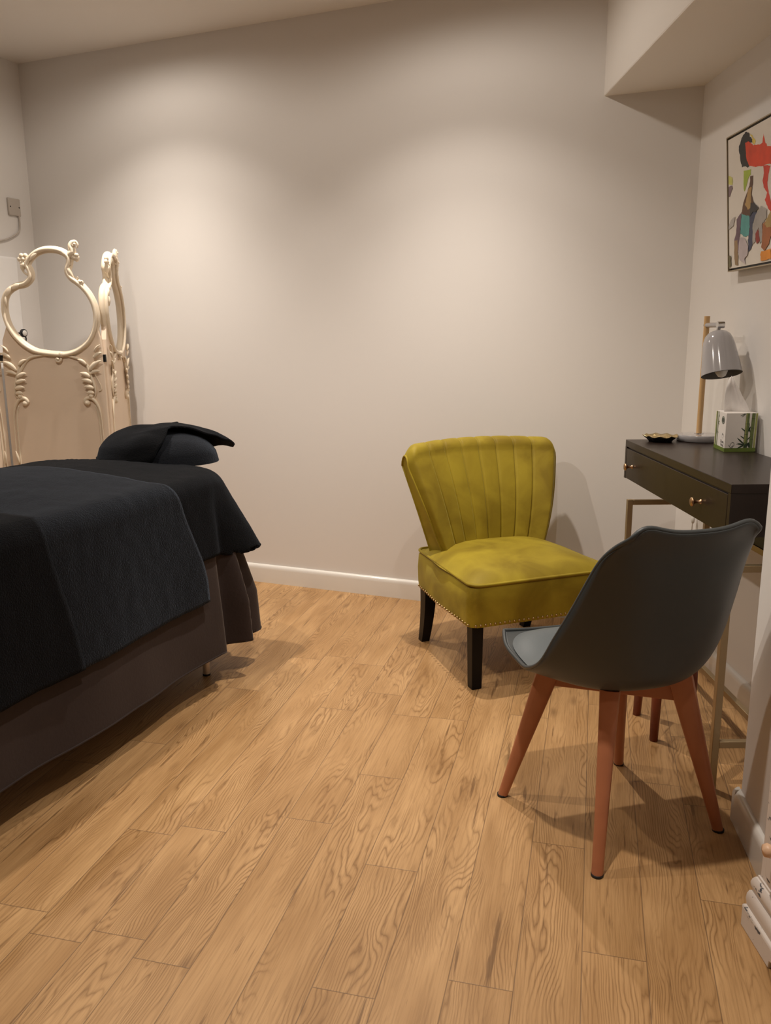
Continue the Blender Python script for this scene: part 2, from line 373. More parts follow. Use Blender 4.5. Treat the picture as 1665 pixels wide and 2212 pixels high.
# ---------------------------------------------------------------- treatment bed, local x runs to the head end, y to the far side
BED = (-.611, 2.831, 0); BRZ = math.atan2(.924, .383)
XE, YN, YF, ZT = .145, .02, .72, .735
def crown(p, q):
    return .030*math.exp(-((q-.46)/.30)**2)*sm(.25, -.05, p) + .004*nz(p*6, q*6, 3)
def over(e, r_=.045, th=84):
    t = R(th)
    if e <= 0: return 0, 0
    if e < r_*t: return r_*math.sin(e/r_), r_*(1-math.cos(e/r_))
    x = e-r_*t; return r_*math.sin(t)+x*math.cos(t), r_*(1-math.cos(t))+x*math.sin(t)
RHO = .20
def drape(p, q, off=0, emax=9, fl=.10, phc=62, fw=20, am=.012):
    z = ZT+crown(p, q)
    a_ = p-(XE-RHO); b_ = (YN+RHO)-q; c_ = q-(YF-RHO)
    k_ = max(b_, c_)
    if a_ > 0 and k_ > 0:                       # rounded table corner
        r_ = math.hypot(a_, k_); e = r_-RHO
        if e <= 0: return Vector((p, q, z+off))
        ph = math.atan2(k_, a_); e = min(e, emax)
        h, d_ = over(e, .045, 86); k = min(1, d_*2.2)
        sg = -1 if b_ > 0 else 1; deg = math.degrees(ph)
        edge = math.sin(2*ph)
        h += off+.012*k+k*fl*(.55*math.exp(-((deg-phc-7)/(fw*.6))**2)+math.exp(-((deg-phc+14)/(fw*1.1))**2)-.1*math.exp(-((deg-phc+2)/3)**2))-k*am*2.6*math.exp(-((deg-79)/6)**2)+k*edge*am*(math.sin(deg*.22)+.5*nz(deg*.06, d_*3, 4))
        h += (1-edge)*waver(p if ph > .8 else q, d_, k_ if 0 else 0)
        cx, cy = XE-RHO, (YN+RHO if b_ > 0 else YF-RHO)
        return Vector((cx+math.cos(ph)*(RHO+h), cy+sg*math.sin(ph)*(RHO+h), ZT+crown(cx+math.cos(ph)*RHO, cy+sg*math.sin(ph)*RHO)-d_+off*max(0, 1-d_*20)))
    a2 = p-XE; b2 = YN-q; c2 = q-YF; s2 = max(b2, c2)
    if a2 <= 0 and s2 <= 0: return Vector((p, q, z+off))
    e = min(s2 if s2 > 0 else a2, emax)
    h, d_ = over(e, .045, 86); k = min(1, d_*2.2)
    h += off+.012*k+waver(p if s2 > 0 else q, d_, 0)
    zo = off*max(0, 1-d_*25)
    if s2 > 0: return Vector((p, (YN-h if b2 > 0 else YF+h), ZT+crown(p, YN if b2 > 0 else YF)-d_+zo))
    return Vector((XE+h, q, ZT+crown(XE, q)-d_+zo))
def waver(g_, d_, _):
    k = min(1, d_*2.2)
    return .011*k*(.7*math.sin(g_*9+.8)+.9*nz(g_*4, d_*1.2, 5)) + .003*nz(g_*8, d_*6, 2)*k

bed = empty('treatment_bed', 'treatment couch hidden under dark covers, one pale metal leg showing', 'bed', BED, BRZ)
tp = [(-1.70, .70), (-1.70, .04)]
for cx, cy, a0 in ((-.06, .22, -90), (-.06, .52, 0)):
    tp += [(cx+.185*math.cos(R(a0+k*11.25)), cy+.185*math.sin(R(a0+k*11.25))) for k in range(9)]
b = MB(); b.prism(tp, .655, .722, 'z'); b.build('padded_top', m_black, bed, bevel=.015)
b = MB(); b.box((-1.64, .05, .60), (.04, .69, .655)); b.build('frame', m_steel, bed, bevel=.005)
for x, y in ((.012, .048), (.012, .68), (-1.5, .045), (-1.5, .68)):
    b = MB(); b.tube([(x, y, .006), (x, y, .60)], .0135, 16); l = b.build('leg', m_steel, bed, autos=40)
    b = MB(); b.tube([(x, y, 0), (x, y, .007)], .0145, 16); b.build('rubber_foot', m_black, l, autos=40)

cov = MB()
def cov_fn(s, t):
    p = -1.72+s*(XE+1.72+.66); q = (YN-.66)+t*(YF-YN+.66+.6)
    v = drape(p, q, .004, emax=.632, fl=.105, phc=62, fw=9, am=.012)
    return v
cov.grid(cov_fn, 150, 130)
o = cov.build('bed_cover', m_velvet, solid=.004); o.location = BED; o.rotation_euler = (0, 0, BRZ)
tag(o, 'brown-grey velvet cover hanging below the black towels to near the floor', 'bed cover')
# hem bead on the cover
hb = MB()
hb.tube([drape(-1.72+s/60*(XE-RHO+1.72), YN-.632, .004) for s in range(61)], .003, 6)
hb.build('hem', m_velvet, o)

def towel(name, label, p0, p1, hem_near, hem_far, off, m, seed, edge=None, nu=90, nv=110, emax=9, fl=.12, phc=45, fw=28):
    g = MB()
    def fn(s, t):
        q = (YN-hem_near)+t*(YF-YN+hem_near+hem_far)
        e = edge(q) if edge else 0
        p = p0+s*(p1+e-p0)
        v = drape(p, q, off, emax=emax, fl=fl, phc=phc, fw=fw, am=.010)
        # ragged towelling surface
        return v+Vector((nz(p*25, q*25, seed), nz(p*25, q*25, seed+9), nz(p*25, q*25, seed+4)))*.0018
    g.grid(fn, nu, nv)
    t_ = g.build(name, m, solid=.007, off=1); t_.location = BED; t_.rotation_euler = (0, 0, BRZ)
    tag(t_, label, 'towel', 'black towels spread over the bed')
    # stitched border ribs along the end
    return t_
towel('bath_towel', 'black towel at the head end, its fringed corner hanging over the bed end', -.95, XE+.26, .285, .25, .009, m_towel, 2.2, nu=120, emax=.305, fl=.185, phc=46, fw=22)
def e2(q):
    b_ = YN-q
    if b_ > 0: return -.02+.0+.075*math.exp(-b_*9)*-1+.05*sm(.1, .35, b_)
    return -.095+.02*math.sin(q*5)
towel('bath_towel', 'charcoal towel laid across the middle of the bed, between the two others', -1.3, -.155, .425, .25, .018, m_towel2, 4.0, edge=e2, nu=90)
def e3(q):
    b_ = YN-q
    return (.055*sm(.0, .4, b_)-.0) if b_ > 0 else -.01
towel('bath_towel', 'charcoal towel nearest the foot of the bed, at the left edge of the picture', -1.78, -.80, .425, .25, .028, m_towel, 6.0, edge=e3, nu=60)
# ribs at the head-end towel border
# face cradle cushion and the towel thrown over it
def dome(a_, rr, gx=1, gz=0):
    ca, sa = math.cos(a_), math.sin(a_); n_ = 1+.07*nz(ca*1.3, sa*1.3, 2)
    x = .27+.185*gx*ca*rr*n_; y = .385+.255*gx*sa*rr*n_
    z = .748+(.118+gz)*max(0, 1-min(1, rr)**2.6)**.5*(1-.10*math.sin(a_)*rr)
    return Vector((x, y, z))
cu = MB()
cu.grid(lambda s, t: dome(s*2*math.pi, t, .96, -.012)+Vector((0, 0, .004*nz(s*8, t*5))), 64, 24)
o = cu.build('face_cushion', m_towel2); o.location = BED; o.rotation_euler = (0, 0, BRZ)
tag(o, 'plump black cushion at the head end of the bed, under a draped towel', 'cushion')
ht = MB()
def headtowel(s, t):
    a_ = s*2*math.pi; deg = math.degrees(a_) if a_ < math.pi else math.degrees(a_)-360
    R_ = 1.02-.66*math.exp(-((deg+108)/38)**4)+.24*math.exp(-((deg+42)/15)**2)
    rr = R_*t
    p = dome(a_, rr, 1.03, .004)
    w_ = math.exp(-((deg+46)/24)**2)*sm(.45, 1.1, rr)
    p.z = p.z*(1-w_)+(.838-.055*sm(.8, 1.4, rr))*w_
    p.z += .012+.009*math.sin(a_*3+rr*5)*rr+.012*nz(p.x*14, p.y*9, 3)*min(1, rr*2)+.010*math.exp(-((rr-.62)/.07)**2)*max(0, math.sin(a_*1.5+2))
    if rr > .95 and abs(deg+42) > 25: p.z = max(.752, p.z-.01)
    return p
ht.grid(headtowel, 110, 40)
o = ht.build('hand_towel', m_towel, solid=.010, off=0); o.location = BED; o.rotation_euler = (0, 0, BRZ)
tag(o, 'small black towel thrown over the cushion, one corner sticking out', 'towel')

# ---------------------------------------------------------------- rococo folding screen
PW = .449
loop = [(.267,1.145),(.197,1.151),(.143,1.164),(.091,1.200),(.050,1.254),(.031,1.312),(.032,1.373),(.050,1.414),(.088,1.440),(.132,1.451),(.158,1.477),(.157,1.507),(.147,1.529),(.161,1.555),(.191,1.580),(.230,1.593),(.276,1.592),(.310,1.580),(.331,1.558),(.329,1.532),(.319,1.502),(.332,1.476),(.357,1.457),(.382,1.434),(.407,1.400),(.425,1.355),(.430,1.302),(.418,1.248),(.391,1.202),(.348,1.167),(.307,1.150)]
def P3(pts, y=0): return [(x, y, z) for x, z in pts]
def spiral(b, c, r_, turns, a0, rt0, rt1, sgn=1, y=-.012, n=26):
    pts = []; rr = []
    for i in range(n+1):
        t = i/n; a_ = a0+sgn*turns*2*math.pi*t; q = r_*(1-.8*t)
        pts.append((c[0]+q*math.cos(a_), y-.006*t, c[1]+q*math.sin(a_))); rr.append(rt0+(rt1-rt0)*t)
    b.tube(pts, rr, 8); b.ball(pts[-1], rt1*1.5)
def sw(b, pts, r0, r1, y=-.014, n=6, k=1.0):
    P = catmull(P3(pts, y), n); N = len(P)
    b.tube(P, [max(.0012, (r0+(r1-r0)*(i/(N-1)))*(.35+.65*math.sin(math.pi*min(1, (i+1)/N*1.4+.12)))*k) for i in range(N)], 8)
def leaf(b, x, z, ang, L_, wd, y=-.013, curl=.5):
    pts = []; rr = []
    for i in range(9):
        t = i/8; a_ = R(ang)+curl*t*1.6
        if i == 0: pts.append(Vector((x, y, z)))
        else: pts.append(pts[-1]+Vector((math.cos(a_), -.06, math.sin(a_)))*L_/8)
        rr.append(max(.0008, 1.35*wd*math.sin(math.pi*(.12+.88*t))**.8))
    b.tube(pts, rr, 8, sc=(1, .6))
def panel(parent):
    # board below the open mirror frame
    th = .022
    low = [(.036,1.285),(.052,1.25),(.093,1.198),(.145,1.162),(.198,1.149),(.267,1.143),(.307,1.148),(.347,1.164),(.389,1.199),(.416,1.246),(.428,1.285)]
    poly = [(0, .06), (.0, 1.12), (.008, 1.21)]+low+[(.441, 1.22), (.449, 1.12), (.449, .06), (.41, .06), (.39, .10), (.06, .10), (.04, .06)]
    b = MB(); b.prism(poly, 0, th); b.build('board', m_creamp, parent, smooth=False, bevel=.003)
    # mirror-shaped open frame: thick moulding
    C = catmull(P3(loop, th/2), 4, closed=True)
    b = MB(); N = len(C)
    b.tube(C, .0155, 12, closed=True, sc=(1.0, 1.0), refup=(0, 1, 0))
    b.tube([Vector((p.x, -.008, p.z)) for p in C], .0085, 8, closed=True, refup=(0, 1, 0))
    leaf(b, .112, 1.448, 200, .04, .008, curl=.3); leaf(b, .075, 1.436, 225, .05, .008, curl=.3); leaf(b, .050, 1.40, 255, .045, .007, curl=.2)
    leaf(b, .20, 1.577, 205, .045, .006, curl=.4); leaf(b, .30, 1.588, 330, .03, .006, curl=-.4)
    b.build('open_frame', m_cream, parent)
    # crest scrolls
    b = MB()
    sw(b, [(.322,1.555),(.338,1.572),(.352,1.585),(.343,1.607),(.351,1.625),(.366,1.627),(.375,1.612),(.370,1.598)], .017, .012, y=.0)
    spiral(b, (.362,1.612), .012, .9, 1.2, .007, .004, y=-.004)
    b.ball((.368, -.006, 1.568), .010); b.ball((.352, 0, 1.56), .011)
    sw(b, [(.375,1.553),(.36,1.556),(.345,1.548),(.336,1.527)], .015, .012, y=.0)
    sw(b, [(.323,1.52),(.33,1.50),(.342,1.48),(.358,1.468),(.366,1.478)], .013, .010, y=-.004)
    spiral(b, (.379,1.455), .013, 1.0, 2.6, .007, .004, y=-.006)
    b.build('crest_scroll', m_cream, parent)
    b = MB()
    # left flower
    for k in range(6):
        an = k*math.pi/3; b.ball((.137+.017*math.cos(an), -.002, 1.553+.017*math.sin(an)), .011, (1, .8, 1))
    b.ball((.137, -.006, 1.553), .008)
    sw(b, [(.142,1.535),(.130,1.522),(.132,1.500),(.150,1.486)], .014, .012, y=-.002)
    b.build('crest_flower', m_cream, parent)
    # carved arch, sprays and pendants on the board
    b = MB()
    sw(b, [(.046,.986),(.055,1.033),(.084,1.088),(.120,1.13),(.173,1.143),(.220,1.145),(.255,1.137),(.262,1.120),(.245,1.114),(.238,1.122)], .007, .007, y=-.004)
    spiral(b, (.250,1.125), .013, 1.0, .4, .006, .0035, sgn=-1, y=-.008)
    b.ball((.266, -.008, 1.146), .0125)
    sw(b, [(.270,1.147),(.306,1.137),(.352,1.121),(.382,1.093),(.403,1.062),(.427,1.014),(.430,.990),(.418,.985)], .006, .006, y=-.004)
    for sx, f_ in ((0, 1), (PW, -1)):
        X = lambda x: sx+f_*x
        A_ = lambda an: an if f_ > 0 else 180-an
        cf = f_
        # leafy side sprays
        for (x, z, an, L_, w2, cu_) in ((.062,1.075,115,.075,.0075,.55),(.060,1.06,135,.05,.006,.6),(.075,1.10,60,.045,.006,-.5),(.062,1.045,50,.05,.0075,-.5),(.055,1.02,45,.05,.008,-.55),(.050,.995,40,.045,.008,-.6),(.050,.975,30,.035,.007,-.6),(.040,1.13,120,.05,.006,.6),(.034,1.155,100,.045,.006,.6)):
            leaf(b, X(x), z, A_(an), L_, w2, curl=cu_*cf)
        sw(b, [(X(.074), 1.10), (X(.060), 1.05), (X(.046), 1.0), (X(.046), .968), (X(.058), .952), (X(.07), .962)], .007, .006, y=-.006)
        b.ball((X(.066), -.008, .963), .011)
        # lower hooked scroll and long stile moulding
        sw(b, [(X(.086), .925), (X(.096), .938), (X(.085), .953), (X(.062), .950), (X(.042), .925), (X(.030), .885), (X(.026), .82), (X(.024), .70), (X(.030), .5), (X(.030), .2)], .0095, .006, y=-.005, n=8)
        b.ball((X(.085), -.006, .932), .0125)
        b.tube(catmull([(X(.052), .0, .92), (X(.040), .0, .87), (X(.037), .0, .78), (X(.036), .0, .5), (X(.036), 0, .2)], 6), .004, 6)
        leaf(b, X(.036), .66, A_(95), .06, .006, curl=0.1)
    b.build('carved_moulding', m_cream, parent)
scr = empty('folding_screen', 'cream carved folding screen with open mirror-shaped tops behind the bed', 'screen', (-1.682, 3.75, 0))
def panel_root(x, y, rz):
    e = bpy.data.objects.new('screen_panel', None); COL.objects.link(e); e.parent = scr; e.location = (x, y, 0); e.rotation_euler = (0, 0, rz); e.empty_display_size = .05
    return e
first = panel_root(0, 0, 0); panel(first)
for x, y, rz in ((.458, .024, math.atan2(.435, -.05)), (-.012-PW*math.cos(R(56)), .01-PW*math.sin(R(56)), R(56))):
    e = panel_root(x, y, rz)
    for ch in list(first.children):
        c = ch.copy(); COL.objects.link(c); c.parent = e
for x in (.4525, -.006):
    b = MB(); b.box((x-.006, .0, 1.112), (x+.006, .012, 1.145)); b.build('hinge', m_black, scr, bevel=.001)
    b = MB(); b.box((x-.006, .0, .35), (x+.006, .012, .39)); b.build('hinge', m_black, scr, bevel=.001)

# ---------------------------------------------------------------- things on and by the left wall
def wl(s, out=0, z=0):       # along the left wall: s metres from the room corner
    p = A-D*s-V*out; return Vector((p.x, p.y, z))
sp = empty('fused_spur', 'square white switch plate with cable high on left wall', 'switch', tuple(wl(.12, 0, 1.867)), math.atan2(-.383, .924)-0)
sp.rotation_euler = (0, 0, math.atan2(-.383, .924)+0)
# local: x out of the wall, y towards the room corner
b = MB(); b.box((.0, -.0385, -.042), (.012, .0385, .042)); b.build('plate', m_plate, sp, bevel=.004, segs=3)
for y in (-.028, .028):
    b = MB(); b.tube([(.012, y, 0), (.0132, y, 0)], .0035, 10); b.build('screw', m_black, sp)
b = MB(); b.tube(catmull([(.008, .026, -.04), (.009, .025, -.08), (.009, .016, -.115), (.009, -.02, -.14), (.009, -.08, -.165), (.009, -.20, -.19), (.009, -.35, -.20)], 8), .0042, 8); b.build('cable', m_plate, sp)
cab = empty('storage_cabinet', 'grey cabinet glimpsed through the gap beside the left screen panel', 'cabinet', (-1.93, 3.98, 0), R(-22.5))
b = MB(); b.box((-.09, -.12, 0), (.085, .12, 1.08)); b.build('body', m_greycab, cab, bevel=.006)
b = MB(); b.box((-.08, -.125, .60), (.08, -.12, 1.06)); dr = b.build('door', m_greycab, cab, bevel=.003)
b = MB(); b.ball((.068, -.134, .885), .011); b.build('handle', m_white, dr)
spk = empty('speaker_box', 'small black box on top of grey cabinet, behind screen', 'box', (-1.93, 3.98, 1.08), R(-22.5))
b = MB(); b.box((-.08, -.07, 0), (.082, .07, .145)); b.build('body', m_black, spk, bevel=.006)
b = MB(); b.lathe([(.03, 0), (.03, .004), (.024, .004)], (0, -.071, .075), 20, Matrix.Rotation(R(90), 3, 'X')); b.build('grille', m_greycab, spk)
hk = empty('wall_hook', 'small black-rimmed white knob on bright left-wall patch, seen through screen', 'hook', tuple(wl(.215, .03, 1.243)), math.atan2(-.383, .924))
b = MB(); b.tube([(0, 0, 0), (.05, 0, 0)], .004, 8); b.build('stem', m_black, hk)
b = MB(); b.lathe([(.020, 0), (.020, .012), (.016, .014)], (.05, 0, 0), 24, Matrix.Rotation(R(90), 3, 'Y')); b.build('rim', m_black, hk)
b = MB(); b.ball((.062, 0, .0), .0155, (.5, 1, 1)); b.build('knob', m_white, hk)
b = MB(); b.tube(catmull([(.055, .008, -.014), (.055, .014, -.03), (.05, .004, -.06), (.03, -.004, -.09), (.004, -.004, -.10)], 6), .0035, 8); b.build('prong', m_black, hk)

# ceiling downlight
dl = empty('ceiling_downlight', 'recessed white downlight whose glow shows at the top left edge', 'light', (-1.18, 3.66, 2.565))
b = MB(); b.lathe([(.026, -.002), (.030, -.006), (.043, -.004), (.045, 0)], n=32, capb=False, capt=False); b.build('bezel', m_white, dl)
m_em = bpy.data.materials.new('lamp_face'); m_em.use_nodes = True
bb = m_em.node_tree.nodes['Principled BSDF']; bb.inputs['Emission Color'].default_value = (1, .85, .68, 1); bb.inputs['Emission Strength'].default_value = 12
b = MB(); b.lathe([(.001, -.0012), (.026, -.0012)], n=24, capb=False, capt=False); b.build('lamp_glass', m_em, dl)

# ---------------------------------------------------------------- green velvet cocktail chair; local x to its right side in the picture, y to the back
ARZ = math.atan2(.35, .94)
ac = empty('cocktail_chair', 'chartreuse velvet cocktail chair with fluted back and black legs by back wall', 'chair', (.478, 3.035, 0), ARZ)
HX, HY = .29, .27
def rrect(hx, hy, r_, n=6):
    out = []
    for cx, cy, a0 in ((hx-r_, hy-r_, 0), (-hx+r_, hy-r_, 90), (-hx+r_, -hy+r_, 180), (hx-r_, -hy+r_, 270)):
        for k in range(n+1):
            a_ = R(a0+90*k/n); out.append((cx+r_*math.cos(a_), cy+r_*math.sin(a_)))
    return out
def seat_outline(z, n=10):
    # slightly wider at the front, straight sides
    return rrect(HX, HY, .035, n)
b = MB(); rings = []
prof = [(.232, -.004), (.234, 0), (.26, .002), (.32, .003), (.37, .001), (.385, -.004)]
for z, e in prof: rings.append([(x*(1+e/HX)*(1 if y < 0 else 1-.10*(y/HY)), y, z) for x, y in rrect(HX+e, HY+e, .035)])
n = len(rings[0]); vs = [p for r_ in rings for p in r_]
fs = [(i*n+k, i*n+(k+1) % n, (i+1)*n+(k+1) % n, (i+1)*n+k) for i in range(len(rings)-1) for k in range(n)]+[tuple(range(n))[::-1], tuple((len(rings)-1)*n+k for k in range(n))]
b.add(vs, fs); b.build('seat_base', m_velv, ac, autos=50)
# cushion top: domed
b = MB()
def sc_fn(s, t):
    x = (s*2-1); y = (t*2-1)
    # superellipse mapping to rounded rectangle
    e = 8; k = (abs(x)**e+abs(y)**e)**(1/e); m_ = max(abs(x), abs(y)); q = (m_/k if k > 0 else 1)
    X = x*q*(HX-.004); Y = y*q*(HY-.002)
    X *= (1 if Y < 0 else 1-.10*(Y/HY))
    d_ = m_
    z = .383+.042*(1-d_**5)*1.0 - .0 + .012*(1-d_**2) + .005*nz(X*6, Y*6, 1)*(1-d_)
    if Y < 0: z -= .012*(1-abs(x)**2)*(-y)**3
    return Vector((X, Y, z))
b.grid(sc_fn, 40, 40); b.build('seat_cushion', m_velv, ac)
pp = []
for x, y in rrect(HX-.001, HY-.001, .035):
    xx = x*(1 if y < 0 else 1-.10*(y/HY)); dz = -.012*(1-min(1, abs(x)/HX)**2) if y < -.2 else 0
    pp.append((xx, y, .386+dz))
b = MB(); b.tube(pp, .0052, 8, closed=True); b.build('piping', m_velv, ac)
# fluted back
SEAMS = [-.70, -.47, -.235, 0, .235, .47, .70]
def back_xy(u, h):
    # u -1..1 across, h 0..1 up the front face
    hw = .205+.119*h**.85
    wing = .075*abs(u)**2.2
    y = .150-wing*.95+h*.115-.02*math.sin(h*math.pi)
    return hw*u-.002+.006*h, y
ZB0, ZB1 = .37, .815
def top_z(u):
    return ZB1-.012*abs(u)**2-.040*max(0, (abs(u)-.86)/.14)**2.5
def flute(u):
    g = 0
    for s_ in SEAMS: g += math.exp(-((u-s_)/.011)**2)
    best = 1
    edges = [-1.1]+SEAMS+[1.1]
    for a_, c_ in zip(edges[:-1], edges[1:]):
        if a_ <= u <= c_: m_ = (u-a_)/(c_-a_); best = math.sin(math.pi*max(0.02, min(.98, m_)))**.45
    return -.0050*g+.0045*best
b = MB()
TH = .085
def bk(s, t):
    u = (s*2-1)
    # t: 0..0.62 front face upward, .62...0.78 roll over the top, .78..1 rear face downward
    if t < .62:
        h = t/.62; x, y = back_xy(u, h); z = ZB0+(top_z(u)-.04-ZB0)*h; y -= flute(u)
        k = max(0, abs(u)-.93)/.07; y += .028*k**2
        return Vector((x, y, z))
    x, y = back_xy(u, 1); zt = top_z(u)-.04
    if t < .80:
        a_ = (t-.62)/.18*math.pi; r_ = TH/2
        k = max(0, abs(u)-.93)/.07; y0 = y+.028*k**2
        fl = flute(u)*max(0, math.cos(a_/2))
        yy = y0+(TH-.028*k**2)/2*(1-math.cos(a_)); z = zt+.040*math.sin(a_)
        return Vector((x*(1), yy-fl*math.cos(a_*.5), z+fl*math.sin(a_)))
    h = 1-(t-.80)/.20; x, y = back_xy(u, h)
    return Vector((x, y+TH, ZB0-.09+(zt-ZB0+.09)*h))
b.grid(bk, 320, 60)
# close the sides
NU, NV = 320, 60
for s_ in (0, 1):
    i0 = s_*NU*(NV+1); idx = list(range(i0, i0+NV+1)); f = tuple(idx if s_ else idx[::-1]); b.f.append(f); b.mi.append(0)
b.build('backrest', m_velv, ac, autos=60)
for s_ in (-1, 1):
    pts = [bk(0 if s_ < 0 else 1, t/40) for t in range(0, 33)]
    b = MB(); b.tube([p+Vector((s_*.001, .0, 0)) for p in pts], .0038, 8); b.build('piping', m_velv, ac)
    pts = [bk(0 if s_ < 0 else 1, t/40) for t in range(32, 41)]
    b = MB(); b.tube(pts, .0035, 8); b.build('piping', m_velv, ac)
# legs
def taper(b, p0, p1, w0, w1, rz=0):
    vs = []
    for p, w_ in ((p0, w0), (p1, w1)):
        for sx, sy in ((-1, -1), (1, -1), (1, 1), (-1, 1)): vs.append((p[0]+sx*w_/2, p[1]+sy*w_/2, p[2]))
    b.add(vs, [(0, 1, 2, 3), (7, 6, 5, 4), (0, 4, 5, 1), (1, 5, 6, 2), (2, 6, 7, 3), (3, 7, 4, 0)])
for sx in (-1, 1):
    b = MB(); taper(b, (sx*(HX-.036), -HY+.036, 0), (sx*(HX-.034), -HY+.034, .24), .038, .044); b.build('leg', m_blackwood, ac, smooth=False, bevel=.003)
    b = MB(); N_ = 8
    for i in range(N_):
        z0, z1 = .24*i/N_, .24*(i+1)/N_
        yy = lambda z: HY-.055+.045*(1-z/.24)**1.8
        w_ = lambda z: .034+.016*z/.24
        b.add([(sx*(HX-.055)+a_*w_(z)/2, yy(z)+c_*w_(z)/2, z) for z in (z0, z1) for a_, c_ in ((-1, -1), (1, -1), (1, 1), (-1, 1))],
              [(0, 4, 5, 1), (1, 5, 6, 2), (2, 6, 7, 3), (3, 7, 4, 0)]+([(0, 1, 2, 3)] if i == 0 else [])+([(7, 6, 5, 4)] if i == N_-1 else []))
    b.build('leg', m_blackwood, ac, smooth=False)
# brass studs along the bottom edge of the front and the left side
stud = None
def add_stud(x, y, nx_, ny_):
    global stud
    if stud is None:
        b = MB(); b.ball((0, 0, 0), .0045, (1, 1, 1), 10, 6); stud = b.build('stud', m_brass, ac); o = stud
    else:
        o = stud.copy(); COL.objects.link(o); o.parent = ac
    o.location = (x+nx_*.002, y+ny_*.002, .243)
for i in range(30): add_stud(-HX+.018+i*(2*HX-.036)/29, -HY, 0, -1)
for i in range(24):
    y = -HY+.018+i*(2*HY-.05)/23; add_stud(-HX*(1 if y < 0 else 1-.10*(y/HY)), y, -1, 0)

# ---------------------------------------------------------------- grey shell chair
gc = empty('shell_chair', 'grey moulded plastic tub chair on angled orange-brown wooden legs', 'chair', (.58, 1.938, 0), R(24.8))
GR = R(14.5-24.8)
cen = [(.215,.442),(.16,.432),(.06,.408),(-.05,.402),(-.13,.412),(-.19,.45),(-.225,.53),(-.25,.63),(-.272,.73),(-.285,.824)]
rim = [(.20,.215,.448),(.218,.155,.430),(.222,.07,.422),(.228,.0,.432),(.228,-.07,.475),(.219,-.12,.55),(.203,-.165,.63),(.187,-.205,.71),(.170,-.25,.795),(.148,-.285,.862)]
def shell(s, t, off=0):
    u = s*2-1; tt = t*9; cy, cz = lerp_tab(cen, tt); rx, ry, rz_ = lerp_tab(rim, tt)
    w_ = abs(u)**2.6
    y = cy+(ry-cy)*w_; z = cz+(rz_-cz)*w_; k = sm(.80, 1, t)
    z -= k*.040*(max(0, abs(u)-.55)/.45)**3          # rounded upper corners
    y -= .022*sm(.90, 1, t)**1.5*(1-.3*w_)              # lip curling back
    return Vector((rx*u*(1+.05*k*(1-abs(u))), y, z))
b = MB(); b.grid(shell, 48, 72)
o = b.build('shell', m_greyp, gc, solid=.007, off=1); o.rotation_euler = (0, 0, GR); o.location = (-.012, -.002, 0)
# rolled lip around the edge
edge = [shell(0, k/60) for k in range(61)]+[shell(k/30, 1) for k in range(1, 31)]+[shell(1, 1-k/60) for k in range(1, 61)]+[shell(1-k/30, 0) for k in range(1, 30)]
b = MB(); b.tube(edge, .0052, 8, closed=True); l = b.build('rolled_edge', m_greyp, gc); l.rotation_euler = (0, 0, GR); l.location = (-.012, -.002, 0)
b = MB()
def pad(s, t):
    u = s*2-1; v = t*2-1; e = 5; k = (abs(u)**e+abs(v)**e)**(1/e) or 1; m_ = max(abs(u), abs(v)); q = m_/k
    uu = u*q*.955; tt = (.5+v*q*.48)*5.6+.12
    p = shell((uu+1)/2, tt/9); p.z += .003+.020*(1-m_**6)
    return p
b.grid(pad, 36, 36); o = b.build('seat_pad', m_greyc, gc); o.rotation_euler = (0, 0, GR); o.location = (-.012, -.002, 0)
feet = [(-.19, -.192), (.197, -.182), (-.199, .19), (.195, .185)]
for fx, fy in feet:
    b = MB(); dv = Vector((fx, fy, 0)).normalized(); sd = Vector((-dv.y, dv.x, 0))
    top = Vector((fx*.55, fy*.55, .416)); foot = Vector((fx, fy, 0)); rings = []
    for i in range(11):
        t = i/10; c = foot.lerp(top, t)
        wr = .0135+.019*t**1.1; wt = .0135+.010*t**1.5; e_ = 2+4*t
        for k in range(16):
            a_ = 2*math.pi*k/16; ca, sa = math.cos(a_), math.sin(a_)
            rr = (abs(ca)**e_+abs(sa)**e_)**(-1/e_)
            rings.append(c+dv*(wr*rr*ca)+sd*(wt*rr*sa))
    b.add(rings, [(i*16+k, i*16+(k+1) % 16, (i+1)*16+(k+1) % 16, (i+1)*16+k) for i in range(10) for k in range(16)]+[tuple(range(16))[::-1], tuple(160+k for k in range(16))])
    lg = b.build('leg', m_beech, gc, autos=60)
    b = MB(); b.tube([foot+Vector((0, 0, .0)), foot+Vector((0, 0, .006))], .0145, 16); b.build('foot_pad', m_black, lg)
for (i, j) in ((0, 3), (1, 2)):
    p = Vector((*feet[i], 0)); q = Vector((*feet[j], 0)); d_ = (q-p).normalized(); sd = Vector((-d_.y, d_.x, 0))
    b = MB(); P0 = p*.54; P1 = q*.54; vs = []
    for P_ in (P0, P1):
        for z in (.338, .390):
            for s_ in (-1, 1): vs.append(P_+sd*s_*.0125+Vector((0, 0, z)))
    b.add(vs, [(0, 1, 3, 2), (4, 6, 7, 5), (0, 4, 5, 1), (2, 3, 7, 6), (0, 2, 6, 4), (1, 5, 7, 3)])
    b.build('cross_rail', m_beech, gc, bevel=.003)

# ---------------------------------------------------------------- low stool under the console
st = empty('stool', 'reddish-brown wooden stool legs seen behind the grey chair, under console table', 'stool', (.874, 2.41, 0))
for fx, fy, rt in ((-.046, .095, .018), (-.048, -.082, .018), (.088, -.012, .024)):
    b = MB(); b.tube([(fx, fy, 0), (fx*.92, fy*.92, .16), (fx*.82, fy*.82, .325)], [.0125, rt*.85, rt], 14); b.build('leg', m_redwood, st)
b = MB(); b.lathe([(.001, .322), (.100, .322), (.112, .330), (.112, .350), (.104, .358), (.001, .359)], n=40, capb=False, capt=False); b.build('seat', m_redwood, st)

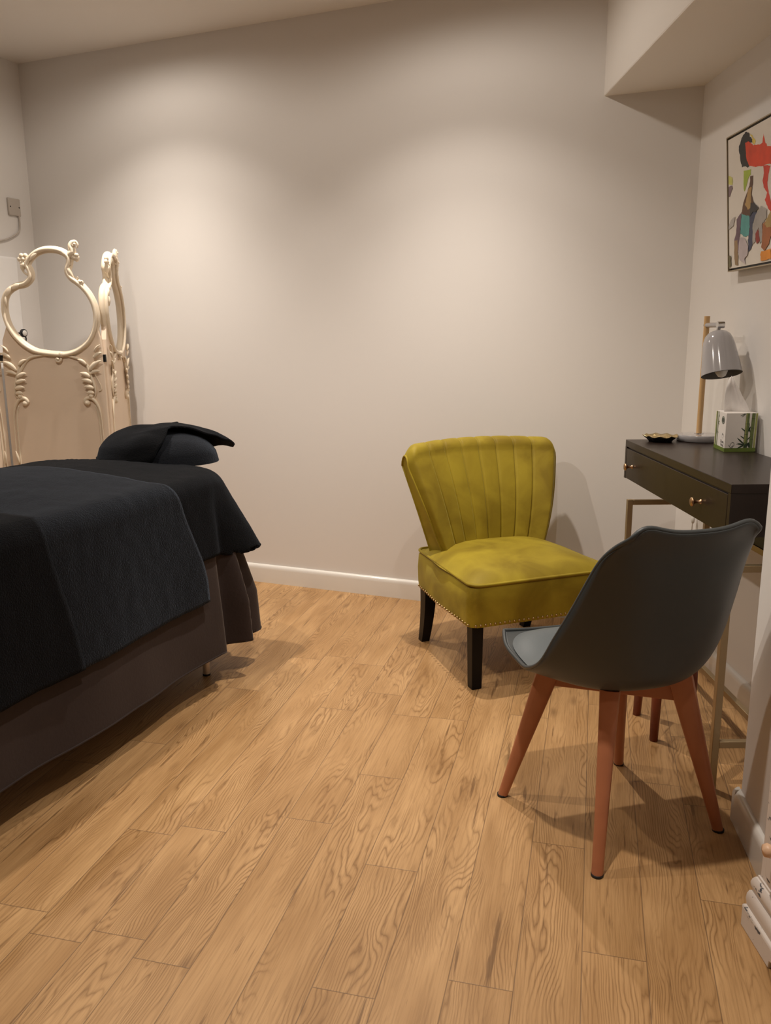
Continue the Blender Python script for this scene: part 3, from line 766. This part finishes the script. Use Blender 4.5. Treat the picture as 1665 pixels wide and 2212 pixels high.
# ---------------------------------------------------------------- console table
dk = empty('console_table', 'dark espresso console table on thin gold frame, along right wall', 'table', (0, 0, 0))
X0, X1, Y0, Y1, ZB, ZT2 = .872, 1.178, 2.025, 2.935, .713, .850
b = MB(); b.box((X0, Y0, .826), (X1, Y1, ZT2)); b.build('table_top', m_desk, dk, bevel=.0015)
b = MB(); b.box((X0+.006, Y0+.002, ZB), (X1, Y1-.002, .826))
b.box((X0, Y0, ZB), (X0+.008, Y0+.016, .826)); b.box((X0, Y1-.016, ZB), (X0+.008, Y1, .826)); b.build('carcass', m_desk, dk, smooth=False)
b = MB(); b.box((X0, Y0+.019, ZB+.002), (X0+.014, Y1-.019, .821)); dr = b.build('drawer', m_desk, dk, bevel=.001)
for y, z in ((2.845, .765), (2.215, .768)):
    b = MB(); b.lathe([(.0075, 0), (.0045, .004), (.004, .012), (.006, .018), (.0125, .022), (.0130, .025), (.011, .027)], (X0, y, z), 20, Matrix.Rotation(R(-90), 3, 'Y')); b.build('knob', m_copper, dr, autos=60)
LW = .019; FX = X0+.010; RX = 1.045; LX2 = 1.165; YA, YB = Y0+.012, Y1-.012
def bar(name, p, q, w_=LW, m=m_gold):
    b = MB(); b.box(tuple(min(a_, c_) for a_, c_ in zip(p, q)), tuple(max(a_, c_) for a_, c_ in zip(p, q))); return b.build(name, m, dk, bevel=.0012)
ZR = .636; ZL = .145
for y in (YA, YB-LW):
    bar('leg', (FX, y, 0), (FX+LW, y+LW, ZR)); bar('leg', (LX2, y, 0), (LX2+LW, y+LW, ZR))
    bar('side_rail', (FX+LW, y+.001, ZR-LW), (LX2, y+LW-.001, ZR-.001))
    bar('side_rail', (FX+LW, y+.001, ZL-LW), (LX2, y+LW-.001, ZL))
bar('stretcher', (RX+.001, YA+LW, ZR-LW), (RX+LW-.001, YB-LW, ZR-.001))
bar('stretcher', (RX+.001, YA+LW, ZL-LW), (RX+LW-.001, YB-LW, ZL))
bar('riser', (RX+.004, YA+.02, ZR-.001), (RX+LW-.004, YB-.02, ZB), m=m_black)
# cable hanging behind
cb = MB(); cb.tube(catmull([(1.183, 2.97, .80), (1.184, 3.03, .70), (1.183, 3.062, .60), (1.183, 3.068, .515), (1.183, 3.075, .42), (1.183, 3.05, .25), (1.180, 3.0, .11)], 6), .0028, 8)
cbo = empty('power_cable', 'thin white cable hanging behind console table', 'cable', (0, 0, 0))
cb.build('cord', m_white, cbo)
b = MB(); b.ball((1.183, 3.066, .525), .010, (.7, 1, 1.6)); b.build('inline_switch', m_white, cbo)

# ---------------------------------------------------------------- desk lamp
LX, LY, LZ = 1.112, 2.885, .850
lp = empty('desk_lamp', 'grey metal desk lamp with bell shade on an oak rod', 'lamp', (LX, LY, LZ))
b = MB(); b.lathe([(.070, 0), (.074, .003), (.075, .019), (.073, .023), (.06, .0245), (.001, .0245)], n=48, capt=False); b.build('base', m_shade, lp, autos=50)
b = MB(); b.lathe([(.016, .0245), (.016, .027), (.010, .028)], n=20); b.build('collar', m_chrome, lp, autos=50)
b = MB(); b.tube([(0, 0, .024), (0, 0, .425)], .0095, 18); b.build('rod', m_lampwood, lp, autos=50)
ax = Vector((.06, -.30, -1)).normalized()           # opening direction of the shade
tip = Vector((-.006, -.112, .371))
Q = ax.to_track_quat('Z', 'Y').to_matrix()
prof = [(.001, -.006), (.018, -.004), (.033, .002), (.044, .013), (.051, .029), (.056, .05), (.0615, .085), (.0665, .12), (.070, .150)]
prof = [(r_*.91, z*.94) for r_, z in prof]
b = MB(); b.lathe(prof, tuple(tip), 48, Q, capb=False, capt=False); o = b.build('shade', m_shade, lp)
b = MB(); b.lathe([(r_*.975, z+.001) for r_, z in prof][::-1], tuple(tip), 48, Q, capb=False, capt=False); b.build('shade_lining', m_shadein, o)
b = MB(); b.lathe([(.001, .012), (.017, .012), (.018, .06), (.014, .065)], tuple(tip), 20, Q); bh = b.build('bulb_holder', m_black, lp)
b = MB(); b.lathe([(.012, .062), (.016, .085), (.0225, .11), (.021, .13), (.012, .146), (.001, .151)], tuple(tip), 20, Q, capt=False); b.build('bulb', m_bulb, lp)
b = MB(); b.tube([(0, .008, .395), (0, -.115, .395)], .0085, 14); b.build('arm', m_shade, lp, autos=50)
b = MB(); b.tube([(-.011, -.118, .395), (.011, -.118, .395)], .011, 16); b.tube([(0, -.118, .393), tuple(tip+ax*-.002)], .006, 10); b.build('pivot', m_chrome, lp, autos=50)

# ---------------------------------------------------------------- tissue box
tb = empty('tissue_box', 'white cube tissue box printed with green bamboo, on console table', 'box', (1.086, 2.600, .850), R(0))
# local frame: x to the right along the camera-facing side, y along the left side
ex = Vector((1, .02, 0)).normalized(); ey = Vector((.10, 1, 0)).normalized(); BW, BD_, BH = .100, .112, .122
def bp(x, y, z): return ex*x+ey*y+Vector((0, 0, z))
b = MB(); b.add([bp(x, y, z) for x in (0, BW) for y in (0, BD_) for z in (0, BH)], [(0, 1, 3, 2), (4, 6, 7, 5), (0, 4, 5, 1), (2, 3, 7, 6), (0, 2, 6, 4), (1, 5, 7, 3)])
b.build('carton', m_card, tb, smooth=False, bevel=.0008)
def decal(b, poly, face, lift=.0004):
    n = len(poly)
    if face == 'f': vs = [bp(x, -lift, z) for x, z in poly]       # camera-facing side
    else: vs = [bp(-lift, y, z) for y, z in poly]                 # left side, y measured from the shared edge
    b.add(vs, [tuple(range(n))])
def strip(b, x0, z0, x1, z1, w0, w1, face, lift=.0004):
    d_ = Vector((x1-x0, z1-z0)).normalized(); n_ = Vector((-d_.y, d_.x))
    decal(b, [(x0+n_.x*w0, z0+n_.y*w0), (x0-n_.x*w0, z0-n_.y*w0), (x1-n_.x*w1, z1-n_.y*w1), (x1+n_.x*w1, z1+n_.y*w1)], face, lift)
def lf(b, x, z, x1, z1, w_, face, lift=.0007):
    d_ = Vector((x1-x, z1-z)); L_ = d_.length; d_.normalize(); n_ = Vector((-d_.y, d_.x)); pts = []
    for k in range(7): t = k/6; q = w_*math.sin(math.pi*t)**.8*(1-.4*t); pts.append((x+d_.x*L_*t+n_.x*q, z+d_.y*L_*t+n_.y*q))
    for k in range(5, 0, -1): t = k/6; q = w_*math.sin(math.pi*t)**.8*(1-.4*t); pts.append((x+d_.x*L_*t-n_.x*q, z+d_.y*L_*t-n_.y*q))
    decal(b, pts, face, lift)
# the print: one piece per colour so that the picture stays part of the carton
b = MB(); b.m = 0
decal(b, [(0, 0), (BW, 0), (BW, .012), (0, .012)], 'f'); decal(b, [(0, 0), (BD_, 0), (BD_, .012), (0, .012)], 'l')
b.m = 1
for x0_, x1_, w_ in ((.066, .068, .0065), (.083, .0865, .0062)): strip(b, x0_, .012, x1_, .1215, w_, w_*.85, 'f', .0005)
for y0_, y1_, w_ in ((.097, .094, .005), (.082, .080, .0035)): strip(b, y0_, .012, y1_, .1215, w_, w_*.8, 'l', .0005)
b.m = 2
strip(b, .094, .012, .0965, .1215, .003, .003, 'f', .0005); strip(b, .0635, .03, .0645, .12, .0018, .0016, 'f', .0008); strip(b, .104, .012, .103, .1215, .003, .003, 'l', .0005)
b.m = 3
for q in ((.063,.022,.040,.010,.0035),(.063,.022,.038,.028,.002),(.063,.022,.036,.024,.0015),(.064,.022,.038,.045,.003),(.064,.040,.048,.051,.002),(.066,.062,.049,.076,.0022),(.071,.062,.079,.08,.003),(.079,.060,.072,.082,.0025),(.069,.035,.082,.05,.002),(.070,.018,.078,.03,.004),(.064,.012,.072,.028,.006),(.080,.012,.076,.03,.005),(.060,.121,.043,.113,.0014),(.062,.121,.048,.109,.0013),(.078,.075,.07,.10,.0012)):
    lf(b, *q, 'f')
for q in ((.079,.085,.066,.079,.0016),(.079,.085,.066,.093,.0014),(.080,.058,.070,.052,.0016),(.094,.045,.088,.062,.002),(.078,.112,.071,.104,.002)): lf(b, *q, 'l')
for x, z in ((.0665, .055), (.067, .088), (.084, .04), (.085, .075), (.0858, .105)): strip(b, x-.006, z, x+.006, z, .0005, .0005, 'f', .0009)
b.m = 4   # round badge, ring then dark centre
def disc(b, c, rx, rz_, face, lift): decal(b, [(c[0]+rx*math.cos(2*math.pi*k/24), c[1]+rz_*math.sin(2*math.pi*k/24)) for k in range(24)], face, lift)
disc(b, (.030, .098), .0155, .0125, 'l', .0006)
b.m = 5
disc(b, (.030, .098), .0128, .0103, 'l', .0008)
b.m = 4
disc(b, (.030, .098), .0115, .0090, 'l', .0010)
b.m = 6
for dz in (-.0035, 0, .0035): strip(b, .021, .098+dz, .039, .098+dz, .0008, .0008, 'l', .0012)
# small round-face outline emblem: a generic ring with two marks
b.m = 6
for k in range(14):
    a0 = math.pi*(1.0+k/14); a1 = math.pi*(1.0+(k+.8)/14); strip(b, .024+.010*math.cos(a0), .052+.011*math.sin(a0), .024+.010*math.cos(a1), .052+.011*math.sin(a1), .0003, .0003, 'l', .0006)
for dy, dz in ((.010, .002), (.003, .0)): disc(b, (.018+dy, .052+dz), .002, .0028, 'l', .0006)
# leaf-and-tick forestry mark and caption
tk = [(.013, .022), (.016, .016), (.020, .026), (.025, .031), (.030, .028), (.031, .021), (.026, .015), (.022, .017)]
for p, q in zip(tk[:-1], tk[1:]): strip(b, *p, *q, .0006, .0006, 'f', .0006)
strip(b, .0245, .013, .0275, .022, .0005, .0005, 'f', .0006)
b.build('printed_design', [m_green, m_bamboo, m_bamboo2, m_leaf, m_badge, m_card, m_ink], tb, smooth=False)
def text(name, body, size, parent, M_, mat_, shear=0):
    c = bpy.data.curves.new(name, 'FONT'); c.body = body; c.size = size; c.align_x = 'CENTER'; c.shear = shear; c.offset = size*.012
    t_ = bpy.data.objects.new(name, c); dg = None
    COL.objects.link(t_); bpy.context.view_layer.update()
    me = bpy.data.meshes.new_from_object(t_.evaluated_get(bpy.context.evaluated_depsgraph_get()))
    bpy.data.objects.remove(t_); me.materials.clear()
    o = link(name, me, mat_, parent, smooth=False); o.matrix_local = M_; return o
# left side faces -x: text x axis runs towards the shared edge (-ey)
Ml = Matrix.Translation(bp(-.0008, .024, .026)) @ Matrix(((-ey.x, 0, -1, 0), (-ey.y, 0, 0, 0), (0, 1, 0, 0), (0, 0, 0, 1)))
text('lettering', 'Cheeky', .0125, tb, Ml, m_ink)
Ml2 = Matrix.Translation(bp(-.0008, .024, .0155)) @ Matrix(((-ey.x, 0, -1, 0), (-ey.y, 0, 0, 0), (0, 1, 0, 0), (0, 0, 0, 1)))
text('lettering', 'Panda', .0125, tb, Ml2, m_ink)
Mf = Matrix.Translation(bp(.022, -.0008, .0142-.007)) @ Matrix(((1, 0, 0, 0), (0, 0, -1, 0), (0, 1, 0, 0), (0, 0, 0, 1)))
text('lettering', 'FSC', .0062, tb, Mf @ Matrix.Translation((0, .0035, 0)), m_ink)
# tissue standing up out of the slot
b = MB()
def tis(s, t):
    w_ = .038*(1-t)**.7+.004; cx = .050-.026*t
    x = cx+(s*2-1)*w_; y = .055+.018*math.sin(s*5.2+t*1.5)*(1-t*.6)+.010*nz(s*3, t*3, 8)
    z = BH-.004+t*(.118-.02*abs(s-.35))
    return bp(x, y, z)
b.grid(tis, 24, 24)
b.build('tissue', m_tissue, tb, solid=.0006)

# ---------------------------------------------------------------- gilded tray at the far end of the console
ty = empty('trinket_tray', 'small black dish with crinkled gold lining at far end of console', 'dish', (.975, 2.873, .850))
b = MB()
def wavy(r0_, z, k): return [( (r0_*(1+.05*math.sin(7*a_)+.03*math.sin(13*a_+1)))*math.cos(a_)*1.0, (r0_*(1+.05*math.sin(7*a_)+.03*math.sin(13*a_+1)))*math.sin(a_)*1.0, z+k*.0025*math.sin(9*a_)) for a_ in [2*math.pi*i/56 for i in range(56)]]
def rings(b, rs):
    n = 56; vs = [p for r_ in rs for p in r_]
    b.add(vs, [(i*n+k, i*n+(k+1) % n, (i+1)*n+(k+1) % n, (i+1)*n+k) for i in range(len(rs)-1) for k in range(n)]+[tuple(range(n))[::-1], tuple((len(rs)-1)*n+k for k in range(n))])
rings(b, [wavy(.036, 0, 0), wavy(.040, .006, 0), wavy(.055, .017, 1), wavy(.056, .0185, 1), wavy(.036, .010, 0)]); b.build('dish', m_black, ty)
b = MB(); rings(b, [wavy(.030, .0105, 0), wavy(.040, .0130, 0), wavy(.0575, .0195, 1), wavy(.0585, .0215, 1), wavy(.045, .0175, 1), wavy(.03, .0125, 0), wavy(.002, .0122, 0)]); b.build('gold_lining', m_goldleaf, ty)

# ---------------------------------------------------------------- framed abstract painting, leaning slightly off the wall
pt = empty('abstract_painting', 'abstract painting with orange-red and teal blotches in thin gilt frame', 'painting', (1.165, 2.873, 1.418))
TL = R(5.154); hv = Vector((-math.sin(TL), 0, math.cos(TL))); uv_ = Vector((0, -1, 0)); nv_ = Vector((-math.cos(TL), 0, -math.sin(TL)))
PWD, PH = .62, .4215
def pp_(u, v, d_=0): return uv_*u+hv*v+nv_*d_
def pbox(b, u0, u1, v0, v1, d0, d1):
    b.add([pp_(u, v, d_) for u in (u0, u1) for v in (v0, v1) for d_ in (d0, d1)], [(0, 1, 3, 2), (4, 6, 7, 5), (0, 4, 5, 1), (2, 3, 7, 6), (0, 2, 6, 4), (1, 5, 7, 3)])
m_frame = mat('champagne_frame', (.42, .35, .25, 1), .35, metal=.6)
b = MB(); F_ = .0035
pbox(b, 0, F_, 0, PH, -.028, 0); pbox(b, PWD-F_, PWD, 0, PH, -.028, 0); pbox(b, F_, PWD-F_, 0, F_, -.028, 0); pbox(b, F_, PWD-F_, PH-F_, PH, -.028, 0)
b.build('frame', m_frame, pt, smooth=False)
b = MB(); pbox(b, F_, PWD-F_, F_, PH-F_, -.026, -.010); b.build('shadow_gap', m_black, pt, smooth=False)
m_canvas = mat('canvas_white', (.74, .70, .64, 1), .7, var=.08, vscale=9)
b = MB(); pbox(b, .010, PWD-.010, .010, PH-.010, -.012, -.002); b.build('canvas', m_canvas, pt, smooth=False)
patches = {
'black':[(0.112,0.398),(0.138,0.409),(0.164,0.401),(0.17,0.388),(0.19,0.377),(0.192,0.367),(0.15,0.376),(0.141,0.359),(0.149,0.333),(0.169,0.311),(0.16,0.3),(0.14,0.309),(0.113,0.31),(0.101,0.333),(0.097,0.349),(0.09,0.374),(0.097,0.378)],
'red':[(0.138,0.376),(0.161,0.376),(0.195,0.359),(0.234,0.351),(0.256,0.353),(0.262,0.377),(0.272,0.354),(0.287,0.338),(0.314,0.33),(0.314,0.283),(0.287,0.288),(0.255,0.287),(0.2,0.296),(0.166,0.306),(0.146,0.327)],
'red2':[(0.262,0.288),(0.308,0.28),(0.298,0.263),(0.287,0.229),(0.3,0.199),(0.314,0.172),(0.314,0.147),(0.287,0.169),(0.271,0.19),(0.287,0.206),(0.266,0.226),(0.258,0.248),(0.266,0.265)],
'yellow':[(0.167,0.398),(0.195,0.382),(0.212,0.365),(0.201,0.358),(0.192,0.367),(0.187,0.38)],
'lime':[(0.128,0.297),(0.177,0.294),(0.177,0.278),(0.16,0.272),(0.145,0.248),(0.13,0.236),(0.124,0.259)],
'paleyellow':[(0.013,0.303),(0.042,0.293),(0.043,0.27),(0.019,0.274),(0.011,0.275)],
'mauve':[(0.012,0.268),(0.032,0.272),(0.043,0.26),(0.024,0.238),(0.011,0.235)],
'brown':[(0.174,0.272),(0.194,0.271),(0.191,0.245),(0.182,0.218),(0.199,0.194),(0.182,0.182),(0.176,0.159),(0.158,0.147),(0.129,0.16),(0.111,0.175),(0.123,0.203),(0.148,0.228),(0.168,0.247)],
'ochre':[(0.162,0.24),(0.183,0.242),(0.179,0.214),(0.179,0.183),(0.159,0.176),(0.135,0.196),(0.147,0.214)],
'teal':[(0.111,0.17),(0.167,0.158),(0.169,0.123),(0.158,0.1),(0.134,0.098),(0.101,0.112),(0.103,0.139)],
'navy':[(0.169,0.157),(0.216,0.177),(0.219,0.153),(0.193,0.135),(0.193,0.101),(0.187,0.068),(0.163,0.05),(0.155,0.086),(0.168,0.118)],
'purple':[(0.074,0.16),(0.111,0.178),(0.101,0.127),(0.092,0.082),(0.071,0.028),(0.055,0.035),(0.053,0.097),(0.07,0.12)],
'tan':[(0.056,0.094),(0.079,0.094),(0.081,0.053),(0.083,0.017),(0.058,0.016),(0.052,0.056)],
'grey':[(0.216,0.161),(0.249,0.175),(0.287,0.16),(0.282,0.135),(0.254,0.122),(0.26,0.072),(0.238,0.067),(0.232,0.116),(0.21,0.099),(0.21,0.075),(0.189,0.072),(0.193,0.128)],
'grey2':[(0.009,0.135),(0.048,0.141),(0.064,0.171),(0.029,0.163),(0.01,0.145)],
'rust':[(0.26,0.122),(0.298,0.131),(0.314,0.149),(0.314,0.082),(0.297,0.059),(0.271,0.042),(0.249,0.057),(0.257,0.084)],
'gold':[(0.287,0.135),(0.314,0.152),(0.314,0.106),(0.287,0.109),(0.274,0.12)],
'darkred':[(0.21,0.099),(0.232,0.111),(0.24,0.076),(0.218,0.069)],
'orange':[(0.254,0.042),(0.314,0.045),(0.314,0.017),(0.248,0.016),(0.243,0.033)],
'black2':[(0.179,0.195),(0.199,0.192),(0.233,0.175),(0.216,0.163),(0.193,0.166),(0.173,0.154),(0.176,0.176)],
'olive':[(0.008,0.052),(0.026,0.05),(0.029,0.016),(0.009,0.015)],
'lilac':[(0.097,0.104),(0.134,0.093),(0.16,0.07),(0.157,0.046),(0.133,0.031),(0.139,0.015),(0.096,0.031),(0.087,0.057)],
}
cols = dict(black=(.012,.011,.012), red=(.68,.055,.010), red2=(.60,.045,.018), yellow=(.70,.55,.10), lime=(.36,.48,.05), paleyellow=(.58,.58,.16), mauve=(.20,.14,.16), brown=(.10,.045,.02), ochre=(.42,.27,.10), teal=(.09,.33,.32), navy=(.04,.05,.10), purple=(.15,.09,.12), tan=(.30,.20,.10), grey=(.38,.36,.34), grey2=(.45,.43,.41), rust=(.36,.12,.035), gold=(.42,.29,.10), darkred=(.28,.03,.02), orange=(.80,.28,.02), black2=(.03,.028,.03), olive=(.16,.14,.07), lilac=(.50,.44,.46))
b = MB(); ml = []
for i, (k, poly) in enumerate(patches.items()):
    b.m = i; ml.append(mat('paint_'+k, cols[k]+(1,), .5, var=.35, vscale=22)); n_ = len(poly); out = []
    for j in range(n_):
        p = Vector(poly[j]); q = Vector(poly[(j+1) % n_])
        for s_ in range(5):
            c = p.lerp(q, s_/5)+Vector((nz(c_x, i, 1), nz(c_x, i, 7)))*.005 if False else p.lerp(q, s_/5)
            c += Vector((noise.noise(Vector((c.x*90, c.y*90, i))), noise.noise(Vector((c.x*90, c.y*90, i+50)))))*.004
            out.append((min(max(c.x, .011), PWD-.011), min(max(c.y, .011), PH-.011)))
    b.add([pp_(u, v, -.0018+.00012*i) for u, v in out], [tuple(range(len(out)))])
b.build('brushwork', ml, pt, smooth=False)

# ---------------------------------------------------------------- distressed white chest beside the wall pier
ch = empty('painted_chest', 'white distressed chest with moulded plinth and wooden knob, right edge', 'chest', (.77, 1.50, 0))
# local: y negative runs along the front towards the viewer, x positive is depth
b = MB(); b.box((0, -.80, .125), (.38, 0, .86)); b.build('carcass', m_distress, ch, bevel=.003)
for nm, z0, z1 in (('drawer', .15, .335), ('door', .36, .83)):
    b = MB(); b.box((-.006, -.76, z0), (.001, -.028, z1)); dr = b.build(nm, m_distress, ch, bevel=.004, segs=3)
    for y in ((-.066, -.70) if nm == 'drawer' else (-.70,)):
        b = MB(); b.lathe([(.006, 0), (.005, .004), (.010, .009), (.014, .017), (.012, .025), (.001, .029)], (-.006, y, (z0+z1)/2-.01), 20, Matrix.Rotation(R(-90), 3, 'Y'), capt=False); b.build('knob', m_pine, dr)
# moulded plinth profile swept round front and far side, ending in a bracket foot
prof = [(0, .130), (-.003, .129), (-.003, .124), (-.006, .123), (-.010, .117), (-.0125, .108), (-.012, .099), (-.008, .092), (-.009, .090), (-.013, .087), (-.016, .078), (-.017, .066), (-.0155, .056), (-.015, .052), (-.019, .050), (-.021, .047), (-.021, .040)]
def sweep(b, prof, ys, x_end):
    n = len(prof); vs = []
    for px, z in prof: vs.append((px, ys, z))
    vs2 = [(px, -px, z) for px, z in prof]      # mitre at the far front corner
    vs3 = [(x_end, -px, z) for px, z in prof]
    b.add(vs+vs2+vs3, [(k*n+i, k*n+i+1, (k+1)*n+i+1, (k+1)*n+i) for k in (0, 1) for i in range(n-1)])
b = MB(); sweep(b, prof, -.80, .38); b.build('plinth_moulding', m_distress, ch, autos=35)
b = MB()
# bracket foot with curved cut-out (front face polygon in y,z)
foot = [(.028, 0), (-.105, 0), (-.107, .016), (-.120, .022), (-.135, .030), (-.16, .034), (-.40, .034), (-.64, .034), (-.67, .022), (-.69, .0), (-.80, 0), (-.80, .046), (.028, .046)]
b.prism([(y_ if y_ < .02 else .021, z_) for y_, z_ in foot], -.0212, -.004, 'x'); b.build('bracket_foot', m_distress, ch, bevel=.002)
b = MB(); b.prism([(.38, 0), (.30, 0), (.28, .03), (-.021, .03), (-.021, .046), (.38, .046)], .004, .021, 'y'); b.build('bracket_foot', m_distress, ch, bevel=.002)
b = MB(); b.box((.0, -.79, .046), (.37, -.003, .125)); b.build('plinth_core', m_distress, ch)
b = MB(); b.box((-.02, -.82, .86), (.385, .02, .885)); b.build('chest_top', m_distress, ch, bevel=.006)
